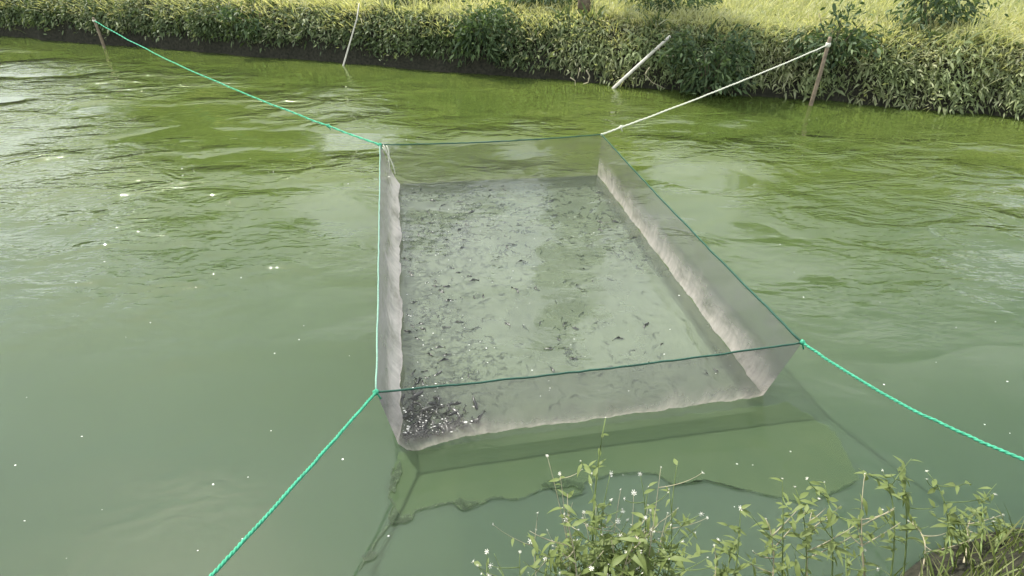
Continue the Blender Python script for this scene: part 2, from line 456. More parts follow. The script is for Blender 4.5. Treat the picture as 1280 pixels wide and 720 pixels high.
# dry-ish grass on the bank top
def grass_patch(nm, n, s0, s1, t0, t1, l0, l1, lab, mat='grass', z0=1.0, width=0.012):
    s = rng.uniform(s0, s1, n); u = rng.random(n) ** 1.4
    t = t0 + (t1 - t0) * u
    cl = 0.5 + 0.5 * wobn(s * 1.9 + t * 2.3, 1.0)
    k = rng.random(n) < 0.4 + 0.6 * cl
    s, t, cl = s[k], t[k], cl[k]
    z = np.interp(t, [p[0] for p in prof[3:]], [p[1] for p in prof[3:]]) - 0.03
    b = bank_np(s, t + bline(s), z)
    lean = np.where(t < 0.75, -0.9, 0.0)
    d = unit(BN * (lean + rng.normal(0, 0.35, len(s)))[:, None] + BD * rng.normal(0.1, 0.4, len(s))[:, None] + np.array([0, 0, 1.0]))
    L = rng.uniform(l0, l1, len(s)) * (0.6 + 0.7 * cl)
    v, q = blades(b, d, L, rng.uniform(0.7, 1.6, len(s)) * width, rng.uniform(0.1, 0.6, len(s)), 3)
    return obj(nm, np_mesh(nm, v, q), M[mat], label=lab, cat='grass', kind='stuff')
grass_patch('grass', 75000, -21.5, 18, 0.2, 4.2, 0.12, 0.36, 'bright sunlit grass along the top of the far bank', width=0.016)
grass_patch('tall_grass', 9000, -16, 18, 4.0, 11.0, 0.3, 0.8, 'taller darker grass behind the far bank top', 'willowy', width=0.03)

def tufts(nm, n, s0, s1, lab, mat, l0, l1, width, t0, t1, per=26):
    cs_ = rng.uniform(s0, s1, n); ct = rng.uniform(t0, t1, n); sz = rng.uniform(0.5, 1.3, n)
    s = np.repeat(cs_, per) + rng.normal(0, .06, n * per); t = np.repeat(ct, per) + rng.normal(0, .06, n * per); k = np.repeat(sz, per)
    z = np.interp(t, [p[0] for p in prof[3:]], [p[1] for p in prof[3:]]) - 0.04
    d = unit(BN * rng.normal(-0.25, .35, n * per)[:, None] + BD * rng.normal(0, .4, n * per)[:, None] + np.array([0, 0, 1.0]))
    v, q = blades(bank_np(s, t + bline(s), z), d, rng.uniform(l0, l1, n * per) * k, rng.uniform(.6, 1.4, n * per) * width, rng.uniform(.2, .9, n * per), 3)
    return obj(nm, np_mesh(nm, v, q), M[mat], label=lab, cat='grass', kind='stuff')
tufts('grass_tufts', 230, -21, 18, 'tall arching grass tufts along the far bank edge', 'grass', .25, .6, .014, .25, 1.0)
tufts('green_tufts', 120, -21, 18, 'darker green leafy tufts on the far bank edge', 'creeper', .2, .5, .035, .15, .7, 20)
def leaf_ball(n, rx, ry, rz, lmin, lmax, nclump, fill=0.5, wr=(0.35, 0.6), down=0.2):
    """leaf strips in clumps through an ellipsoid, local coordinates around the centre."""
    c = unit(rng.normal(size=(nclump, 3))) * (rng.random(nclump) ** fill)[:, None]
    c *= np.array([rx, ry, rz])
    idx = rng.integers(0, nclump, n)
    sc = np.array([rx, ry, rz]) * 0.22
    off = rng.normal(size=(n, 3)) * sc
    p = c[idx] + off
    d = unit(unit(p + 1e-6) * 0.7 + rng.normal(size=(n, 3)) * 0.7 - np.array([0, 0, down]))
    L = rng.uniform(lmin, lmax, n)
    return blades(p, d, L, L * rng.uniform(wr[0], wr[1], n), rng.uniform(0, 0.5, n), 2)

# the rounded dark bush on the bank edge and others
def bush(px, py, t, r, h, lab, grp=None, n=1500):
    s = bank_s(px, py, 0.9)
    base = bank_pt(s, t + bank_line(s), float(np.interp(t, [p[0] for p in prof[3:]], [p[1] for p in prof[3:]])) - 0.05)
    e = obj('bush', None, label=lab, cat='bush', group=grp, loc=base)
    v, q = leaf_ball(n, r, r * 0.8, h * 0.5, 0.05, 0.14, 17, 0.4, (0.2, 0.45))
    v = v + np.array([0, 0, h * 0.5])
    obj('foliage', np_mesh('bush_foliage', v, q), M['bush'], e)
    st = []
    for k in range(7):
        a = random.uniform(0, 6.28); rr = random.uniform(0.3, 0.8) * r
        st.append(tube(bez((0, 0, 0), (rr * 0.4 * math.cos(a), rr * 0.4 * math.sin(a), h * 0.4), (rr * math.cos(a), rr * math.sin(a), h * random.uniform(0.6, 0.9)), 6), [0.012 - 0.0014 * i for i in range(7)], 5))
    obj('stems', py_mesh('bush_stems', *merge(st)), M['bark'], e)
    return e
bush(604, 60, 0.12, 0.62, 0.95, 'rounded dark green bush bulging over the middle of the far bank', n=2600)
bush(885, 100, -0.2, 0.75, 0.95, 'dark shaded bush overhanging the water right of the leaning pole', n=2200)
bush(500, 4, 1.5, 0.75, 0.45, 'low olive bush behind the grass left of the rounded bush', n=1300)
bush(660, 4, 1.6, 0.9, 0.5, 'dark bush in the grass left of the slim tree trunk', n=1800)
bush(825, 4, 1.6, 0.8, 0.5, 'dark bush in the grass right of the slim tree trunk', n=1500)
bush(1030, 100, 0.2, 0.6, 0.8, 'bushy growth on the far bank beside the rope stake', n=1800)
bush(170, 40, 2.3, 0.8, 0.8, 'leafy bush behind the left end of the far bank', n=1500)
bush(1160, 90, 1.2, 0.7, 0.9, 'leafy bush on the far bank near the right edge', n=1500)
bush(320, 40, 0.15, 0.5, 0.6, 'small dark bush on the far bank left of the thin cane', n=1200)

# trees beyond the bank (their crowns show mirrored in the pond)
def tree(x, y, h, r, seed, lab, grp, slim=False, crown=None):
    random.seed(seed)
    e = obj('tree', None, label=lab, cat='tree', group=grp, loc=(x, y, 1.05))
    r0 = 0.10 if slim else 0.16 + 0.02 * h / 8
    hb = h * (0.55 if slim else 0.3)
    pts = bez((0, 0, -0.15), (random.uniform(-.2, .2), 0, hb * 0.5), (random.uniform(-.4, .4), random.uniform(-.3, .3), hb), 8)
    parts = [tube(pts, [r0 * (1.25 - 0.08 * i) for i in range(9)], 8)]
    for k in range(8):
        a = k * 2.4 + random.random(); q = pts[random.randint(4, 8)]
        end = q + Vector((math.cos(a) * r * random.uniform(.4, .8), math.sin(a) * r * random.uniform(.4, .8), (h - hb) * random.uniform(.3, .8)))
        mid = q.lerp(end, 0.5) + Vector((0, 0, 0.3))
        parts.append(tube(bez(q, mid, end, 6), [r0 * .5 * (1 - .13 * i) for i in range(7)], 5))
    obj('trunk', py_mesh('trunk', *merge(parts)), M['bark'], e)
    if crown is None:
        v, q = leaf_ball(9000, r, r, (h - hb) * 0.62, 0.14, 0.3, 70, 0.42, (0.4, 0.65))
        crown = np_mesh('crown', v, q)
    c = obj('crown', crown, M['tree'], e)
    c.location = (0, 0, hb + (h - hb) * 0.5)
    return crown
trees = [(-13.0, 21, 5.8, 2.4, 'broad tree behind the left end of the far bank'),
         (-9.0, 20.0, 4.8, 2.0, 'rounded tree behind the far bank near the left rope stake'),
         (-3.0, 19.0, 5.4, 1.2, 'leafy tree behind the thin cane'),
         (-1.5, 20.5, 4.9, 1.0, 'small leafy tree behind the rounded bush'),
         (2.6, 18.5, 5.2, 1.1, 'leafy tree behind the bank right of the slim trunk'),
         (3.7, 19.5, 4.6, 1.0, 'small tree behind the leaning pale pole'),
         (9.2, 17.0, 5.0, 1.9, 'broad tree beyond the bank behind the right rope stake'),
         (12.5, 18.0, 6.0, 2.2, 'tall tree behind the right end of the far bank')]
for i, (x, y, h, r, lab) in enumerate(trees):
    tree(x, y, h, r, 20 + i, lab, 'trees beyond the far bank')
sl = on_z(732, 13, 1.06)
tree(sl.x, sl.y + 0.1, 4.4, 0.6, 55, 'slim tree trunk standing in the grass on the far bank', 'trees beyond the far bank', True)
random.seed(77)
# a distant wood closes the horizon
v = []; q = []
vv, qq = [], 0
nW = 40000
wx = rng.uniform(-160, 160, nW); wz = rng.beta(1, 1.4, nW) * (5 + 2 * wobn(wx * 0.12, 2)); wy = 75 + rng.normal(0, 4, nW)
v, q = blades(np.stack([wx, wy, wz + 1], 1), unit(rng.normal(size=(nW, 3))), rng.uniform(0.35, 0.9, nW), rng.uniform(0.25, 0.6, nW), np.zeros(nW), 2)
obj('distant_wood', np_mesh('distant_wood', v, q), M['tree'], label='distant wood far behind the pond', cat='wood', kind='stuff')

# ------------------------------------------------------------------ pole, cane, dry stems on the far bank
foot = on_z(767, 110, 0.0)
d_top = on_y(838, 45, foot.y - 0.22)
pp = [foot.lerp(d_top, t) + Vector((0, 0, 0)) for t in [-0.08, 0, .15, .3, .45, .6, .75, .9, 1.0]]
pe = obj('bamboo_pole', None, label='pale straight bamboo pole leaning from the water against the far bank', cat='pole', loc=foot)
V_, F_ = tube([p - foot for p in pp], [0.029, .029, .029, .028, .027, .026, .025, .024, .023], 10)
obj('shaft', py_mesh('pole_shaft', V_, F_), M['pole'], pe)
for t in (.1, .27, .45, .63, .8, .94):
    c = foot.lerp(d_top, t) - foot; u = (d_top - foot).normalized() * 0.012
    obj('node_ring', py_mesh('node', *tube([c - u, c, c + u], [0.025, 0.032, 0.025], 10)), M['pole'], pe)

c0 = on_z(429, 82, 0.0); c1 = on_y(446, 24, c0.y - 0.05); c2 = on_y(449, 4, c0.y + 0.0)
ce = obj('cane', py_mesh('cane', *tube([Vector((0, 0, -0.05)), Vector((0, 0, 0)), c1 - c0, c2 - c0], [0.017, 0.017, 0.013, 0.010], 7)), M['pole'],
         label='thin pale cane leaning on the left of the far bank', cat='cane', loc=c0)
def dry_stem(pts_px, y, lab, r=0.012, mat='stem_dry'):
    P = [on_y(a, b, y) for a, b in pts_px]
    sm = []
    for i in range(len(P) - 1):
        for k in range(4): sm.append(P[i].lerp(P[i + 1], k / 4))
    sm.append(P[-1])
    o0 = sm[-1].copy()
    rr = [r * (1 - 0.5 * i / len(sm)) for i in range(len(sm))]
    obj('dry_stem', py_mesh('dry_stem', *tube([p - o0 for p in sm], rr, 6)), M[mat], label=lab, cat='stem', loc=o0, group='dry stems on the far bank')
yb = foot.y - 0.25
dry_stem([(842, 70), (832, 70), (826, 66), (823, 60)], yb + 0.02, 'pale hooked dry stem at the upper end of the bamboo pole')
dry_stem([(812, 84), (806, 93), (815, 103), (830, 110)], yb - 0.05, 'thin curved dry stem drooping to the water right of the bamboo pole', 0.008)
dry_stem([(733, 88), (737, 95), (735, 103), (729, 105)], yb + 0.12, 'pale bent root hanging over the water left of the bamboo pole', 0.012)
dry_stem([(713, 97), (719, 101), (719, 107)], yb + 0.15, 'short pale root hanging under the bank leaves', 0.01)
dry_stem([(725, 85), (722, 98)], yb + 0.15, 'straight dead twig hanging under the bank leaves', 0.008)
dry_stem([(738, 8), (741, 4), (743, -6)], yb + 2.4, 'pale stick standing in grass beside the slim trunk', 0.02)
for a, b, c_, d_, e_ in ((786, 14, 788, -4, 'first'), (776, 16, 772, 4, 'short'), (797, 18, 801, 6, 'bent')):
    pass

# ------------------------------------------------------------------ the net cage
cage = obj('net_cage', None, label='square fish net cage of fine grey mesh hung from green cords', cat='fish net', loc=(B['fl'] + B['br']) / 2)
C0 = Vector(cage.location)
FLOOR_Z = -0.14
def wall(nm, a, b, mat, label, bulge, seed, seg, sag=0.02, pouch=0.0):
    """netting between the cord a-b and the water line, down to the floor; bulge pushes outwards near the water."""
    ta, tb, ba, bb = T[a], T[b], B[a], B[b]
    along = (tb - ta).normalized(); out = Vector((along.y, -along.x, 0))
    ctr = (B['fl'] + B['br']) / 2
    if out.dot((ta + tb) / 2 - ctr) < 0: out = -out
    nv = 16
    V, Fc, UV = [], [], []
    L = (tb - ta).length
    for i in range(seg + 1):
        u = i / seg
        top = ta.lerp(tb, u); top.z -= sag * 4 * u * (1 - u)
        bot = ba.lerp(bb, u)
        e = min(1.0, u / 0.04, (1 - u) / 0.04)               # pinned at the corners
        for j in range(nv + 1):
            w = j / nv                                       # 0 floor .. 1 cord
            if w < 0.2:
                p = bot.copy(); p.z = FLOOR_Z * (1 - w / 0.2)
                p -= out * 0.03 * (1 - w / 0.2)
            else:
                k = (w - 0.2) / 0.8
                p = bot.lerp(top, k)
            x = u * L
            k = max(0, (w - 0.05) / 0.95)
            roll = math.exp(-((k - 0.27) / 0.10) ** 2)
            fold = 0.012 * wob1(x * 6 + 0.8 * math.sin(w * 5), seed) * (1 - 0.75 * k) + 0.006 * wob1(x * 21, seed + 2) * (1 - k)
            p += out * (e * (bulge * roll * (0.8 + 0.35 * wob1(x * 2.5, seed + 1)) + fold))
            if pouch: p += out * (pouch * math.exp(-((u - 0.05) / 0.075) ** 2) * max(0.0, 1 - w / 0.6) * min(1.0, u / 0.02))
            if 0.15 < w < 0.5: p.z += e * 0.018 * wob1(x * 3.1, seed + 4) * (1 if w > 0.25 else 0)
            V.append(p - C0); UV.append((u * L / 4.0, w))
    for i in range(seg):
        for j in range(nv):
            Fc.append((i * (nv + 1) + j, (i + 1) * (nv + 1) + j, (i + 1) * (nv + 1) + j + 1, i * (nv + 1) + j + 1))
    me = py_mesh(nm, V, Fc)
    uvl = me.uv_layers.new(name='UVMap')
    for lp_ in me.loops: uvl.data[lp_.index].uv = UV[lp_.vertex_index]
    o = obj(nm, me, M[mat], cage)
    o['label'] = label
    return o
wall('front_netting', 'fl', 'fr', 'net_front', 'front wall of sheer grey mesh with a cream silty hem', 0.035, 1.0, 140, pouch=0.085)
wall('left_netting', 'fl', 'bl', 'net_left', 'left wall of lilac grey mesh with a bright cream fold', -0.05, 2.0, 120)
wall('back_netting', 'bl', 'br', 'net_back', 'sheer back wall that shows the green pond behind', 0.0, 3.0, 70)
wall('right_netting', 'br', 'fr', 'net_right', 'right wall with streaked cream silt along its lower half', 0.02, 4.0, 110)
# floor of the bag, gently rumpled
nf = 26
V, Fc = [], []
for i in range(nf + 1):
    for j in range(nf + 1):
        u, w = i / nf, j / nf
        p = B['fl'].lerp(B['fr'], u).lerp(B['bl'].lerp(B['br'], u), w)
        e = min(1, 8 * min(u, 1 - u, w, 1 - w))
        V.append(Vector((p.x, p.y, FLOOR_Z - e * (0.03 + 0.02 * wob1(p.x * 3 + p.y, 1) + 0.02 * wob1(p.y * 2.3, 5)))) - C0)
for i in range(nf):
    for j in range(nf):
        Fc.append((i * (nf + 1) + j, (i + 1) * (nf + 1) + j, (i + 1) * (nf + 1) + j + 1, i * (nf + 1) + j + 1))
obj('net_floor', py_mesh('net_floor', V, Fc), M['net_floor'], cage)
for nm, a, b, mt, r in (('front_cord', 'fl', 'fr', 'rope_dark', 0.0058), ('left_cord', 'fl', 'bl', 'rope_lite', 0.0055),
                        ('back_cord', 'bl', 'br', 'rope_dark', 0.007), ('right_cord', 'br', 'fr', 'rope_dark', 0.007)):
    obj(nm, py_mesh(nm, *tube([p - C0 for p in catenary(T[a], T[b], 0.025, 40, 0.0025)], r, 7)), M[mt], cage)
def blob(c, r, seed=0, n=8):
    rows = 5; V, Fc = [], []
    for i in range(rows + 1):
        ph = math.pi * i / rows
        for k in range(n):
            a = 2 * math.pi * k / n
            s = 1 + 0.18 * math.sin(a * 3 + seed + i)
            V.append(Vector(c) + Vector((math.sin(ph) * math.cos(a), math.sin(ph) * math.sin(a), math.cos(ph))) * r * s)
    for i in range(rows):
        for k in range(n):
            Fc.append((i * n + k, (i + 1) * n + k, (i + 1) * n + (k + 1) % n, i * n + (k + 1) % n))
    return V, Fc
for k in T: obj('corner_knot', py_mesh('corner_knot', *blob(T[k] - C0, 0.014, 1.0)), M['rope_green'] if k[1] == 'l' else M['rope_pale'], cage)
# loose cord ends hanging at the far left corner
lc = []
for a, b in (((479, 181), (487, 215)), ((478, 184), (494, 218)), ((483, 182), (485, 205))):
    p0, p1 = on_y(*a, T['bl'].y - 0.03), on_y(*b, T['bl'].y - 0.1)
    lc.append(tube([p - C0 for p in bez(p0, p0.lerp(p1, .5) + Vector((0.04, 0, 0.03)), p1, 8)], 0.006, 5))
obj('loose_cord', py_mesh('loose_cord', *merge(lc)), M['rope_pale'], cage)

# tie ropes and the stakes they run to
def rope(a, b, sag, r, mat, lab, knots=(), wob=0.002):
    pts = catenary(a, b, sag, 30, wob)
    o0 = Vector(a)
    e = obj('tie_rope', None, label=lab, cat='rope', loc=o0)
    # two twisted strands
    st = []
    fine = []
    for i in range(len(pts) - 1):
        for k in range(6): fine.append(pts[i].lerp(pts[i + 1], k / 6))
    fine.append(pts[-1])
    ax = (Vector(b) - o0).normalized(); u = ax.cross(Vector((0, 0, 1))).normalized(); w = u.cross(ax)
    for ph in (0, math.pi):
        st.append(tube([p - o0 + (u * math.cos(i * 1.1 + ph) + w * math.sin(i * 1.1 + ph)) * r * 0.5 for i, p in enumerate(fine)], r * 0.72, 5))
    obj('strands', py_mesh('strands', *merge(st)), M[mat], e)
    for t in knots:
        p = pts[int(t * 30)] - o0
        obj('knot', py_mesh('knot', *merge([blob(p, r * 2.3, 2.0), tube([p, p + Vector((0.02, 0, -0.05))], r * 0.7, 5)])), M[mat], e)
    return e
def stake(p, h, lab, lean=(0, 0)):
    e = obj('wooden_stake', None, label=lab, cat='stake', loc=p)
    top = Vector((lean[0], lean[1], h))
    obj('post', py_mesh('post', *tube([Vector((0, 0, -0.35)), Vector((0, 0, 0)), top * 0.5 + Vector((0.008, 0, 0)), top * 0.98, top], [0.032, 0.032, 0.029, 0.027, 0.020], 9)), M['stake'], e)
    obj('rope_binding', py_mesh('binding', *tube([top * 0.86, top * 0.89, top * 0.92], [0.036, 0.039, 0.036], 9)), M['rope_pale'], e)
    return Vector(p) + top * 0.89
rope(T['fl'], on_z(238, 748, 0.62), 0.01, 0.0075, 'rope_green', 'bright turquoise rope tied to the near left corner of the net', (0.02,))
nl = on_z(238, 748, 0.62)
stake((nl.x, nl.y, near_ground(nl.x, nl.y)), 0.62 + 0.03 - near_ground(nl.x, nl.y), 'wooden stake at the near water edge holding the turquoise rope')
el = on_bank(118, 26, -0.3)
stl = stake((el.x, el.y, 0.0), el.z / 0.89, 'wooden stake under the far bank holding the slack green rope', (0.0, 0.0))
rope(T['bl'], stl, 0.14, 0.010, 'rope_green', 'slack green rope from the far left corner of the net', (0.03, 0.1), 0.006)
er = on_bank(1035, 56, -0.3)
st_r = stake((er.x, er.y, 0.0), er.z / 0.89, 'wooden stake under the far bank holding the taut pale rope', (0.0, 0.0))
rope(T['br'], st_r, 0.03, 0.0095, 'rope_pale', 'taut pale rope from the far right corner of the net', (0.07,), 0.003)
fr_end = on_z(1460, 640, 0.75)
rope(T['fr'], fr_end, 0.09, 0.0075, 'rope_green', 'green rope tied to the near right corner of the net', (0.02,))
stake((fr_end.x, fr_end.y, near_ground(fr_end.x, fr_end.y)), 0.75 + 0.1 - near_ground(fr_end.x, fr_end.y), 'wooden stake at the near water edge by the right weeds')

# ------------------------------------------------------------------ fish
def fish_mesh(nm, bend, L=0.085):
    rings = [(-0.5, .004), (-.46, .05), (-.38, .085), (-.25, .105), (-.08, .11), (.1, .09), (.26, .06), (.38, .032), (.44, .024)]
    V, Fc = [], []; n = 8
    for x, r in rings:
        yb_ = bend * math.sin((x + 0.5) * 3.4) * (x + 0.5)
        for k in range(n):
            a = 2 * math.pi * k / n
            V.append((x * L, (yb_ + math.cos(a) * r * 0.85) * L, math.sin(a) * r * 1.15 * L))
    for i in range(len(rings) - 1):
        for k in range(n):
            Fc.append((i * n + k, i * n + (k + 1) % n, (i + 1) * n + (k + 1) % n, (i + 1) * n + k))
    m = len(rings)
    def ey(x): return bend * math.sin((x + 0.5) * 3.4) * (x + 0.5)
    def fin(pts):                                            # thin two-sided fin
        b0 = len(V)
        for p in pts: V.append((p[0] * L, (p[1] + 0.008) * L, p[2] * L))
        for p in pts: V.append((p[0] * L, (p[1] - 0.008) * L, p[2] * L))
        q = len(pts)
        Fc.append(tuple(range(b0, b0 + q))); Fc.append(tuple(range(b0 + 2 * q - 1, b0 + q - 1, -1)))
    fin([(.42, ey(.42), -.02), (.60, ey(.58), -.13), (.54, ey(.54), 0), (.60, ey(.58), .13), (.42, ey(.42), .02)])
    fin([(-.14, ey(-.14), .11), (-.04, ey(-.04), .21), (.12, ey(.12), .14), (.14, ey(.14), .085)])
    for s in (-1, 1):
        b0 = len(V)
        for p in ((-.27, s * .08, -.03), (-.16, s * .22, -.05), (-.12, s * .18, -.05), (-.20, s * .08, -.05)): V.append((p[0] * L, (p[1] + ey(p[0])) * L, p[2] * L))
        Fc.append((b0, b0 + 1, b0 + 2, b0 + 3))
    return py_mesh(nm, V, Fc)
FM = [fish_mesh('fish_a', 0.0), fish_mesh('fish_b', 0.28), fish_mesh('fish_c', -0.28), fish_mesh('fish_d', 0.5)]
FM2 = [fish_mesh('fish_e', 0.15), fish_mesh('fish_f', -0.45)]
for m_ in FM: m_.materials.append(M['fish'])
for m_ in FM2: m_.materials.append(M['fish_pale'])
def inside(p, mrg=0.06):
    c = [B['fl'], B['fr'], B['br'], B['bl']]
    for i in range(4):
        a, b = c[i], c[(i + 1) % 4]
        e = (b - a).normalized()
        if e.x * (p.y - a.y) - e.y * (p.x - a.x) < mrg: return False
    return True
FG = 'fish in the net'
def add_fish(x, y, z, yaw, lab, sc=1.0, pitch=0.0, roll=0.0, pale=False):
    o = obj('fish', random.choice(FM2 if pale else FM), label=lab, cat='fish', group=FG, loc=(x, y, z))
    o.rotation_euler = (roll, pitch, yaw); o.scale = (sc,) * 3
    return o
LAB_MID = 'small dark fish swimming at the surface in open water inside the net'
LAB_LEFT = 'small dark fish among the shoal along the left wall of the net'
LAB_COR = 'wet fish thrashing in the crowded near left corner of the net'
LAB_FAR = 'small dark fish in the far half of the net'
cnt = 0; tries = 0
while cnt < 212 and tries < 6000:
    tries += 1
    r_ = random.random()
    if r_ < 0.42: px, py, lab = random.uniform(500, 590), random.uniform(235, 480), LAB_LEFT
    elif r_ < 0.72: px, py, lab = random.uniform(510, 800), random.uniform(228, 300), LAB_FAR
    elif r_ < 0.9: px, py, lab = random.uniform(590, 842), random.uniform(300, 470), LAB_MID
    else: px, py, lab = random.uniform(842, 990), random.uniform(340, 480), LAB_MID
    p = on_z(px, py, 0)
    if not inside(p): continue
    z = random.choice([-0.012, -0.009, -0.006, -0.014, -0.002])
    add_fish(p.x, p.y, z, random.uniform(0, 6.28), lab, random.uniform(0.65, 1.2), random.uniform(-.15, .15), random.uniform(-.3, .3), random.random() < 0.15)
    cnt += 1
sv, sf = [], []
shoal_src = [([v.co.copy() for v in m_.vertices], [tuple(p_.vertices) for p_ in m_.polygons]) for m_ in FM]
knots = [(random.uniform(500, 600), random.uniform(230, 490)) for _ in range(26)] + [(random.uniform(500, 830), 224 + abs(random.gauss(0, 60))) for _ in range(22)] + [(random.uniform(560, 990), random.uniform(250, 490)) for _ in range(9)]
for i in range(1350):
    r_ = random.random()
    kx, ky = random.choice(knots)
    a = (random.gauss(kx, 22), random.gauss(ky, 14)) if r_ < .35 else ((500 + abs(random.gauss(0, 55)), random.uniform(228, 500)) if r_ < .62 else ((random.uniform(500, 840), 224 + abs(random.gauss(0, 45))) if r_ < .88 else (random.uniform(498, 1000), random.uniform(226, 500))))
    p = on_z(a[0], a[1], 0)
    if not inside(p, 0.05): continue
    src, fc = random.choice(shoal_src); yaw = random.gauss(0.6, 1.2); ca, sa = math.cos(yaw), math.sin(yaw); k = random.uniform(0.45, 1.0)
    zz = -random.uniform(0.012, 0.10); o_ = len(sv)
    for c in src: sv.append((p.x + k * (c.x * ca - c.y * sa), p.y + k * (c.x * sa + c.y * ca), zz + k * c.z))
    sf += [tuple(j + o_ for j in f_) for f_ in fc]
obj('fish_shoal', py_mesh('fish_shoal', sv, sf), M['fish'], label='dim shoal of small fish under the silty water inside the net', cat='fish shoal', kind='stuff')
for i in range(86):
    for _ in range(30):
        px, py = 500 + abs(random.gauss(0, 42)), 552 - abs(random.gauss(0, 24)) - 0.0
        p = on_z(px, py, 0)
        if inside(p, 0.035): break
    add_fish(p.x, p.y, random.uniform(-0.008, 0.045), random.uniform(0, 6.28), LAB_COR, random.uniform(0.8, 1.35), random.uniform(-.6, .6), random.uniform(-1, 1), random.random() < 0.3)

# ------------------------------------------------------------------ white flecks, floating specks, olive film
def flecks(nm, pts, r0, r1, lab, z=0.003):
    parts = []
    for p in pts:
        r = random.uniform(r0, r1) * (1.6 if random.random() < .1 else 1)
        a0 = random.uniform(0, 6); ex = random.uniform(.25, .9)
        V = [Vector((p.x + math.cos(a0 + k * 1.047) * r * random.uniform(.7, 1.2), p.y + math.sin(a0 + k * 1.047) * r * ex * random.uniform(.7, 1.2), p.z)) for k in range(6)]
        V.append(Vector((p.x, p.y, p.z + r * random.uniform(.15, .3))))
        parts.append((V, [(k, (k + 1) % 6, 6) for k in range(6)]))
    return obj(nm, py_mesh(nm, *merge(parts)), M['foam'], label=lab, cat='foam', kind='stuff')
pts = []
for _ in range(900):
    r_ = random.random()
    if r_ < .35: a = (random.uniform(498, 620), random.uniform(228, 490))
    elif r_ < .6: a = (random.uniform(500, 800), random.uniform(225, 300))
    else: a = (random.uniform(500, 990), random.uniform(230, 500))
    p = on_z(*a, 0.002)
    if inside(p, .03): pts.append(p)
random.shuffle(pts)
flecks('foam_glints', pts[:150], 0.002, 0.0055, 'tiny white flecks of foam and drawn glints on the water inside the net')  # white flecks modelled for glints on the water as well as foam
pts = []
for _ in range(150):
    a = (500 + abs(random.gauss(0, 42)), 552 - abs(random.gauss(0, 24)))
    p = on_z(*a, random.uniform(0.004, 0.05))
    if inside(Vector((p.x, p.y, 0)), .03): pts.append(p)
flecks('splash_foam', pts, 0.003, 0.008, 'white splashes and bubbles over the crowded near left corner')
pts = []
for _ in range(420):
    a = (random.uniform(0, 1280), random.choice([random.uniform(90, 240), random.uniform(240, 720)]))
    p = on_z(*a, 0.002)
    if not inside(p, -.25) and (p - P0).dot(bn) < -0.3: pts.append(p)
flecks('floating_specks', pts[:120], 0.002, 0.0075, 'white specks drifting on the green pond water')

film_px = [(498, 566), (640, 545), (842, 520), (985, 503), (1045, 540), (1075, 600), (1010, 630), (930, 612), (880, 600), (842, 606), (820, 592), (795, 590), (770, 592), (750, 596), (730, 604), (727, 616), (712, 620), (698, 618), (690, 610), (676, 611), (664, 616), (655, 622),
           (640, 624), (626, 622), (612, 622), (604, 629), (590, 633), (578, 637), (574, 630), (566, 626), (550, 630), (535, 634), (518, 638), (515, 646), (508, 652), (494, 654), (487, 652), (488, 640), (493, 630), (486, 622), (488, 610), (495, 600), (488, 592), (494, 580)]
def film_mat():  # thin olive sheet on the water, dark green along its edge
    t = NT('olive_film'); p = t.geo().outputs['Position']
    f = t.noise(p, 5, 5)
    col = t.ramp(f, [(0.3, (0.078, 0.120, 0.058)), (0.7, (0.096, 0.138, 0.064))])
    pr = t.n('ShaderNodeBsdfDiffuse', {'Color': col})
    tr = t.n('ShaderNodeBsdfTransparent')
    return t.surf(t.n('ShaderNodeMixShader', {0: 0.36, 1: tr.outputs[0], 2: pr.outputs[0]}).outputs[0])
def dark_green_mat():
    t = NT('film_edge'); p = t.geo().outputs['Position']
    f = t.noise(p, 30, 5)
    col = t.ramp(f, [(0.3, (0.014, 0.030, 0.014)), (0.7, (0.035, 0.062, 0.024))])
    pr = t.n('ShaderNodeBsdfPrincipled', {'Base Color': col, 'Roughness': 0.5, 'Specular IOR Level': 0.2})
    tr = t.n('ShaderNodeBsdfTransparent')
    return t.surf(t.n('ShaderNodeMixShader', {0: t.ramp(f, [(0.35, (0.4,) * 3), (0.6, (0.9,) * 3)]), 1: tr.outputs[0], 2: pr.outputs[0]}).outputs[0])
M['film'] = film_mat(); M['dark_green'] = dark_green_mat()
def densify(px, n=5, amp=1.6, is_open=False):
    out = []
    for i in range(len(px) - (1 if is_open else 0)):
        a, b = px[i], px[(i + 1) % len(px)]
        m = max(1, int(math.hypot(b[0] - a[0], b[1] - a[1]) / n))
        for k in range(m):
            t = k / m
            out.append((a[0] + (b[0] - a[0]) * t + random.uniform(-amp, amp), a[1] + (b[1] - a[1]) * t + random.uniform(-amp, amp)))
    return out
fp = densify(film_px)
fo = obj('olive_film', None, label='olive film with a ragged edge on the water before the net', cat='algae', kind='stuff', loc=on_z(640, 590, 0))
FO = Vector(fo.location)
obj('film', py_mesh('film', [on_z(a, b, 0.004) - FO for a, b in fp], [tuple(range(len(fp)))[::-1]], False), M['film'], fo)
def ribbon(px, w0, w1, z=0.008):
    P = [on_z(a, b, z) for a, b in densify(px, 4, 1.0, True)]
    V, Fc = [], []
    for i, p in enumerate(P):
        t = (P[min(i + 1, len(P) - 1)] - P[max(i - 1, 0)]); t = t.normalized() if t.length > 0 else Vector((1, 0, 0))
        nrm = Vector((-t.y, t.x, 0)); w = random.uniform(w0, w1)
        V += [p - nrm * w * random.uniform(.3, 1) - FO, p + nrm * w - FO]
    for i in range(len(P) - 1): Fc.append((2 * i, 2 * i + 1, 2 * i + 3, 2 * i + 2))
    return V, Fc
def patch(px, z=0.010):
    q = densify(px, 3, 0.8)
    return [on_z(a, b, z) - FO for a, b in q], [tuple(range(len(q)))]
